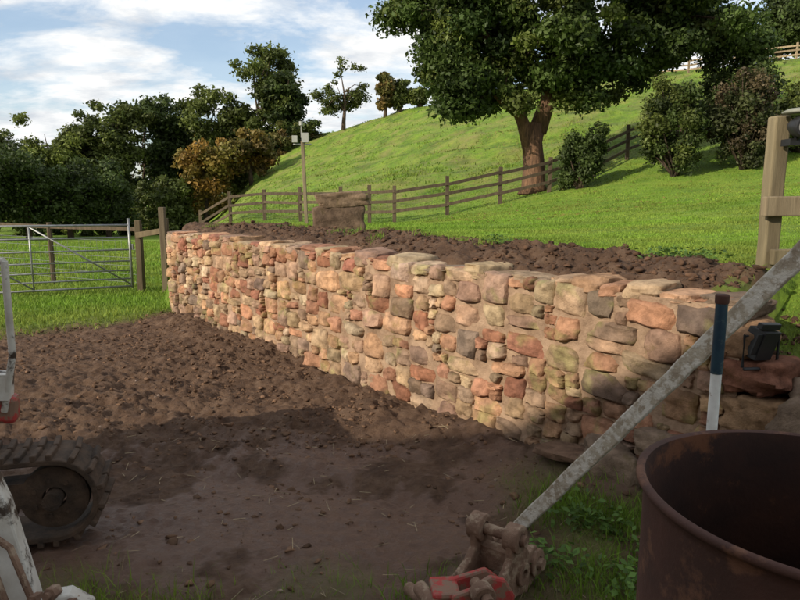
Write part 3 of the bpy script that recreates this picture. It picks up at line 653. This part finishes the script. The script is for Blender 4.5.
# ---------------------------------------------------------------- marker pipe
b=B();b.tube([(1.07,2.12,-.1),(1.07,2.12,1.12)],.0175,20);a1=b.obj('white_sleeve',M_pipew,smooth=True,auto=True)
b=B();b.tube([(1.07,2.12,1.105),(1.07,2.12,1.11),(1.07,2.12,1.355)],[.0185,.0195,.0195],20);a2=b.obj('blue_pipe',M_blue,smooth=True,auto=True)
b=B();b.tube([(1.07,2.12,1.345),(1.07,2.12,1.35),(1.07,2.12,1.372),(1.07,2.12,1.376)],[.021,.0225,.0225,.019],20);a3=b.obj('cap',M_rust,smooth=True,auto=True)
e=empty('standpipe');parent([a1,a2,a3],e)
# ---------------------------------------------------------------- oil drum (open)
dx_,dy_,rt,R=.75,1.065,1.18,.313
zb=Hs(dx_,dy_)-.02
def lathe(prof,n=96):
    V=[];F=[]
    for i,(r,z) in enumerate(prof):
        for j in range(n):
            a=2*math.pi*j/n;k=1+.004*math.sin(3*a+1)+.003*math.sin(5*a+z*7)
            V.append((dx_+r*k*math.cos(a),dy_+r*k*math.sin(a),z))
    for i in range(len(prof)-1):
        for j in range(n): F.append((i*n+j,i*n+(j+1)%n,(i+1)*n+(j+1)%n,(i+1)*n+j))
    return V,F
hh=rt-zb
def rib(z): return [(R-.012,z-.03),(R-.002,z-.015),(R+.002,z),(R-.002,z+.015),(R-.012,z+.03)]
pr=[(R-.012,zb)]+rib(zb+hh*.33)+rib(zb+hh*.66)+[(R-.012,rt-.03),(R-.010,rt-.012),(R-.002,rt-.010),(R+.003,rt-.004),(R+.002,rt+.004),(R-.006,rt+.007),(R-.013,rt+.003)]
V,F=lathe(pr);b=B();b.add(V,F);d1=b.obj('shell',M_rust,smooth=True)
pr=[(R-.013,rt+.003),(R-.015,rt-.012)]+[(r-.004,z) for r,z in rib(zb+hh*.66)[::-1]]+[(r-.004,z) for r,z in rib(zb+hh*.33)[::-1]]+[(R-.016,zb+.02),(.001,zb+.02)]
V,F=lathe(pr);b=B();b.add(V,F);d2=b.obj('interior',M_rustin,smooth=True)
e=empty('steel_drum');parent([d1,d2],e)
# ---------------------------------------------------------------- excavator quick hitch + bucket ears
hx,hy=.42,2.56;hz=Hs(hx,hy)
def ring(c,ax,r,w,n=24,hole=.5):
    c=Vector(c);ax=Vector(ax).normalized();u=ax.cross(Vector((0,0,1))).normalized();v=ax.cross(u)
    V=[];F=[]
    pf=[(r,-w/2),(r,w/2),(r*.9,w/2+.004),(r*hole,w/2+.004),(r*hole,-w/2-.004),(r*.9,-w/2-.004)]
    m=len(pf)
    for j in range(n):
        a=2*math.pi*j/n
        for rr,t in pf: V.append(c+(u*math.cos(a)+v*math.sin(a))*rr+ax*t)
    for j in range(n):
        for i in range(m): F.append((j*m+i,((j+1)%n)*m+i,((j+1)%n)*m+(i+1)%m,j*m+(i+1)%m))
    return V,F
A=Vector((.80,-.60,0)).normalized()
Fw=Vector((.60,.80,0)).normalized()
U=Vector((0,0,1))
def hp(a,f,u): return Vector((hx,hy,hz))+A*a+Fw*f+U*u
lob=[(-.20,-.02),(-.13,-.07),(-.02,-.05),(.08,-.08),(.19,-.05),(.22,.03),(.17,.10),(.10,.10),(.06,.15),(.03,.24),(-.03,.265),(-.075,.22),(-.07,.14),(-.12,.10),(-.19,.08)]
b=B()
for s1 in (-.085,.085):
    b.prism([(p,q) for p,q in lob],hp(s1,0,.08),Fw,U,.034)
hp1=b.obj('side_plates',M_hitch,bevel=.008)
b=B()
for s1 in (-.085,.085):
    for f_,u_,r_ in ((-.15,.085,.056),(.16,.105,.060),(-.02,.295,.058),(.02,.12,.05)):
        V,F=ring(hp(s1,f_,u_),A,r_,.06);b.add(V,F)
hp2=b.obj('bosses',M_hitch,smooth=True,auto=True)
b=B()
for f_,u_,r_ in ((-.15,.085,.024),(.16,.105,.026),(-.02,.295,.024)): b.tube([hp(-.14,f_,u_),hp(.14,f_,u_)],r_,16)
b.beam(hp(-.08,.05,.02),hp(.08,.05,.02),.22,.03,up=U);b.beam(hp(-.08,0,.17),hp(.08,0,.17),.06,.09,up=U)
hp3=b.obj('pins',M_hitch,smooth=True,auto=True)
b=B()
b.prism([(-.13,0),(.13,0),(.145,.08),(.11,.15),(.05,.17),(-.04,.13),(-.11,.12)],(.31,2.24,.10),(.95,.25,0),(-.08,.1,.99),.03)
b.prism([(-.13,0),(.13,0),(.145,.08),(.09,.13),(-.11,.10)],(.27,2.37,.09),(.95,.25,0),(-.08,.1,.99),.03)
b.beam((.18,2.24,.19),(.17,2.4,.17),.11,.03,up=U);b.beam((.37,2.26,.13),(.35,2.42,.13),.05,.06,up=U)
hp4=b.obj('red_link',M_red,bevel=.012)
b=B();V,F=ring((.31,2.22,.22),(-.25,.95,0),.045,.05);b.add(V,F);b.tube([(.33,2.16,.22),(.29,2.30,.22)],.022,14)
b.tube([(.14,2.22,.16),(.08,2.37,.15)],.03,14);b.tube([(.14,2.22,.16),(.04,2.5,.06)],.028,12)
hp5=b.obj('link_boss',M_hitch,smooth=True,auto=True)
e=empty('excavator_quick_hitch');parent([hp1,hp2,hp3,hp4,hp5],e)
r=RB();r.rock((-.06,2.33,.05+Hs(-.06,2.33)),(.085,.08,.075),.3,(.38,.33,.26),p=2.6);r.obj('stone',M_stone)
# ---------------------------------------------------------------- tracked mini excavator (front corner is in view)
e=empty('mini_excavator')
tc_=Vector((-2.47,2.93,.215));ta=Vector((.97,.24,0)).normalized();tn=Vector((-ta.y,ta.x,0))
Rt=.235;Lh=.75;Wt=.28
def loop(r,n=14):
    P=[]
    for j in range(n+1):
        a=math.pi/2-math.pi*j/n;P.append((Lh+r*math.cos(a),r*math.sin(a)))
    for j in range(n+1):
        a=-math.pi/2-math.pi*j/n;P.append((-Lh+r*math.cos(a),r*math.sin(a)))
    return P
def tp3(a,u,w): return tc_+ta*a+Vector((0,0,u))+tn*w
def refine(P,st=.035):
    O=[]
    for i in range(len(P)):
        p=P[i];q=P[(i+1)%len(P)];d=math.hypot(q[0]-p[0],q[1]-p[1]);k=max(1,round(d/st))
        for t in range(k): O.append((p[0]+(q[0]-p[0])*t/k,p[1]+(q[1]-p[1])*t/k))
    return O
Po=refine(loop(Rt-.02));Pi=[]
for a,u in Po:
    ca=max(-Lh,min(Lh,a));dxx,dyy=a-ca,u;l=math.hypot(dxx,dyy);Pi.append((ca+dxx*(l-.03)/l,dyy*(l-.03)/l))
b=B();n=len(Po);V=[];F=[]
for i in range(n):
    for (a,u),w in ((Po[i],-Wt/2),(Po[i],Wt/2),(Pi[i],Wt/2),(Pi[i],-Wt/2)): V.append(tp3(a,u,w))
for i in range(n):
    j=(i+1)%n
    for k in range(4): F.append((i*4+k,j*4+k,j*4+(k+1)%4,i*4+(k+1)%4))
b.add(V,F)
for i in range(0,n,2):
    a,u=Po[i];ca=max(-Lh,min(Lh,a));dv=Vector((a-ca,u,0)).normalized()
    out=ta*dv.x+Vector((0,0,dv.y));tg=out.cross(tn)
    for w0,w1,sh in ((-Wt/2,-.01,0),(.01,Wt/2,.018)):
        c0=tp3(a,u,w0)+out*.010;c1=tp3(a,u,w1)+out*.010+tg*sh
        b.beam(c0,c1,.028,.034,up=out)
t1=b.obj('rubber_track',M_rubber,bevel=.006)
b=B()
for a,r_ in ((Lh,.16),(-Lh,.16)):
    V,F=ring(tp3(a,0,-.06),tn,r_,.06,hole=.35);b.add(V,F);b.tube([tp3(a,0,-Wt/2-.01),tp3(a,0,Wt/2)],.045,16)
    for k in range(7):
        an=k*2*math.pi/7;b.tube([tp3(a+.095*math.cos(an),.095*math.sin(an),-.105),tp3(a+.095*math.cos(an),.095*math.sin(an),-.09)],.012,6)
for a in (-.45,-.15,.15,.45): b.tube([tp3(a,-.11,-.08),tp3(a,-.11,.08)],.085,18)
b.beam(tp3(-.7,.02,-.03),tp3(.66,.02,-.03),.12,.13)
t2=b.obj('rollers',M_rubber,smooth=True,auto=True)
b=B()
b.beam(tp3(-1.0,.42,.45),tp3(.2,.42,.45),.8,.16);b.beam(tp3(-1.1,.72,.45),tp3(.08,.72,.45),.74,.40)
t3=b.obj('bodywork',M_white,bevel=.03)
b=B();b.beam(tp3(-.6,.56,.02),tp3(.42,.56,.02),.06,.15);b.box((-1.68,2.66,.80),(.08,.09,.12),(0,.1,.3));t3b=b.obj('red_skirt',M_red,bevel=.02)
b=B();b.tube([(-1.67,2.62,.80),(-1.60,2.60,1.05),(-1.585,2.58,1.44)],.014,12);b.box((-1.68,2.63,.91),(.08,.08,.11),(0,.1,.3))
b.tube([(-1.9,2.62,1.44),(-1.585,2.58,1.44)],.014,12)
t4=b.obj('grab_rail',M_white,smooth=True,auto=True)
b=B()
b.prism([(-.04,-.42),(.03,-.42),(.045,-.1),(.035,.2),(.01,.36),(-.05,.36)],(-1.165,1.80,.60),(.93,.35,0),(-.22,.08,.97),.09)
t5=b.obj('boom_arm',M_white,bevel=.008)
b=B()
b.prism([(-.07,-.06),(.07,-.07),(.08,.0),(.03,.05),(-.05,.05)],(-.99,1.74,.50),(.93,.35,0),(-.22,.08,.97),.07)
t6=b.obj('bracket',M_white,bevel=.006)
b=B()
for (x,y,z,r_) in ((-1.005,1.69,.57,.020),(-.955,1.70,.53,.018),(-.915,1.72,.49,.016),(-1.02,1.68,.505,.018),(-1.05,1.68,.555,.018),(-.96,1.69,.475,.015)):
    b.tube([(x,y+.04,z-.01),(x,y,z)],r_,6);b.tube([(x,y+.01,z-.003),(x-.003,y-.012,z+.002)],r_*.55,10)
b.tube([(-1.25,1.74,.78),(-1.12,1.72,.70),(-1.06,1.7,.55),(-1.05,1.68,.36)],.010,8);b.tube([(-1.28,1.72,.72),(-1.16,1.70,.64),(-1.11,1.68,.5),(-1.10,1.66,.32)],.010,8)
t7=b.obj('bolts_and_hoses',M_hitch,smooth=True,auto=True)
parent([t1,t2,t3,t3b,t4,t5,t6,t7],e)
# ---------------------------------------------------------------- barn behind the viewpoint (throws the yard shadow)
b=B();b.box((-13,-5.8,2.8),(26,6,6.0));w1=b.obj('walls',M_brick)
b=B();b.prism([(-3.3,0),(3.3,0),(0,1.6)],(-13,-5.8,5.8),(0,1,0),(0,0,1),26.4);w2=b.obj('roof',M_slate)
b=B()
for x in (-5,-11,-17): b.box((x,-2.78,1.3),(2.6,.06,2.6))
w3=b.obj('doors',M_wood)
b=B()
for x in (-8,-14): b.box((x,-2.78,1.9),(1.2,.05,1.0))
w4=b.obj('windows',M_glass);e=empty('brick_barn');parent([w1,w2,w3,w4],e)
# ---------------------------------------------------------------- light
EL=25;sv=Vector((-.83*math.cos(math.radians(EL)),-.557*math.cos(math.radians(EL)),math.sin(math.radians(EL))))
ld=bpy.data.lights.new('sun','SUN');ld.energy=5.0;ld.angle=math.radians(.5);ld.color=(1,.90,.74)
lo=bpy.data.objects.new('sun',ld);scene.collection.objects.link(lo);lo.rotation_euler=(-sv).to_track_quat('-Z','Y').to_euler()
w=bpy.data.worlds.new('World');scene.world=w;w.use_nodes=True;nt=w.node_tree;L=nt.links
bg=nt.nodes['Background'];bg.inputs[1].default_value=.15
sk=nn(nt,'ShaderNodeTexSky',sky_type='NISHITA');sk.sun_disc=False;sk.sun_elevation=math.radians(EL);sk.sun_rotation=math.atan2(-.83,-.557)%(2*math.pi);sk.air_density=1.;sk.dust_density=1.2
tc=nn(nt,'ShaderNodeTexCoord');sx=nn(nt,'ShaderNodeSeparateXYZ');L.new(tc.outputs['Generated'],sx.inputs[0])
ad=nn(nt,'ShaderNodeMath',operation='ADD');ad.inputs[1].default_value=.22;L.new(sx.outputs[2],ad.inputs[0])
def div(o):
    d=nn(nt,'ShaderNodeMath',operation='DIVIDE');L.new(o,d.inputs[0]);L.new(ad.outputs[0],d.inputs[1]);return d.outputs[0]
cb=nn(nt,'ShaderNodeCombineXYZ');L.new(div(sx.outputs[0]),cb.inputs[0]);L.new(div(sx.outputs[1]),cb.inputs[1])
mp=nn(nt,'ShaderNodeMapping');mp.inputs['Rotation'].default_value=(0,0,.3);mp.inputs['Scale'].default_value=(.9,1.15,1);mp.inputs['Location'].default_value=(1.2,.4,0);L.new(cb.outputs[0],mp.inputs[0])
no=nn(nt,'ShaderNodeTexNoise');no.inputs['Scale'].default_value=2.0;no.inputs['Detail'].default_value=12;no.inputs['Roughness'].default_value=.60;no.inputs['Distortion'].default_value=.3;L.new(mp.outputs[0],no.inputs['Vector'])
cr=nn(nt,'ShaderNodeValToRGB');cr.color_ramp.elements[0].position=.42;cr.color_ramp.elements[0].color=(.12,.12,.12,1);cr.color_ramp.elements[1].position=.56;L.new(no.outputs[0],cr.inputs[0])
n2=nn(nt,'ShaderNodeTexNoise');n2.inputs['Scale'].default_value=3.2;n2.inputs['Detail'].default_value=9;n2.inputs['Roughness'].default_value=.6;L.new(mp.outputs[0],n2.inputs['Vector'])
c2=nn(nt,'ShaderNodeValToRGB');c2.color_ramp.elements[0].position=.34;c2.color_ramp.elements[0].color=(4.5,4.8,5.2,1);c2.color_ramp.elements[1].position=.55;c2.color_ramp.elements[1].color=(7.2,7.2,7.1,1);L.new(n2.outputs[0],c2.inputs[0])
# clear sky between the clouds, a little hazier than pure Nishita
hz_=nn(nt,'ShaderNodeMixRGB',blend_type='ADD');hz_.inputs[0].default_value=1;L.new(sk.outputs[0],hz_.inputs[1]);hz_.inputs[2].default_value=(.55,.75,1.05,1)
mx=nn(nt,'ShaderNodeMixRGB');L.new(cr.outputs[0],mx.inputs[0]);L.new(hz_.outputs[0],mx.inputs[1]);L.new(c2.outputs[0],mx.inputs[2]);L.new(mx.outputs[0],bg.inputs[0])
# ---------------------------------------------------------------- camera
cd=bpy.data.cameras.new('camera');cd.sensor_width=36;cd.lens=29.1;cd.clip_start=.05;cd.clip_end=3000
co=bpy.data.objects.new('camera',cd);scene.collection.objects.link(co);co.location=(0,0,1.7);co.rotation_euler=(math.radians(90-9.2),0,0);scene.camera=co
scene.view_settings.view_transform='Standard';scene.view_settings.look='None';scene.view_settings.exposure=0
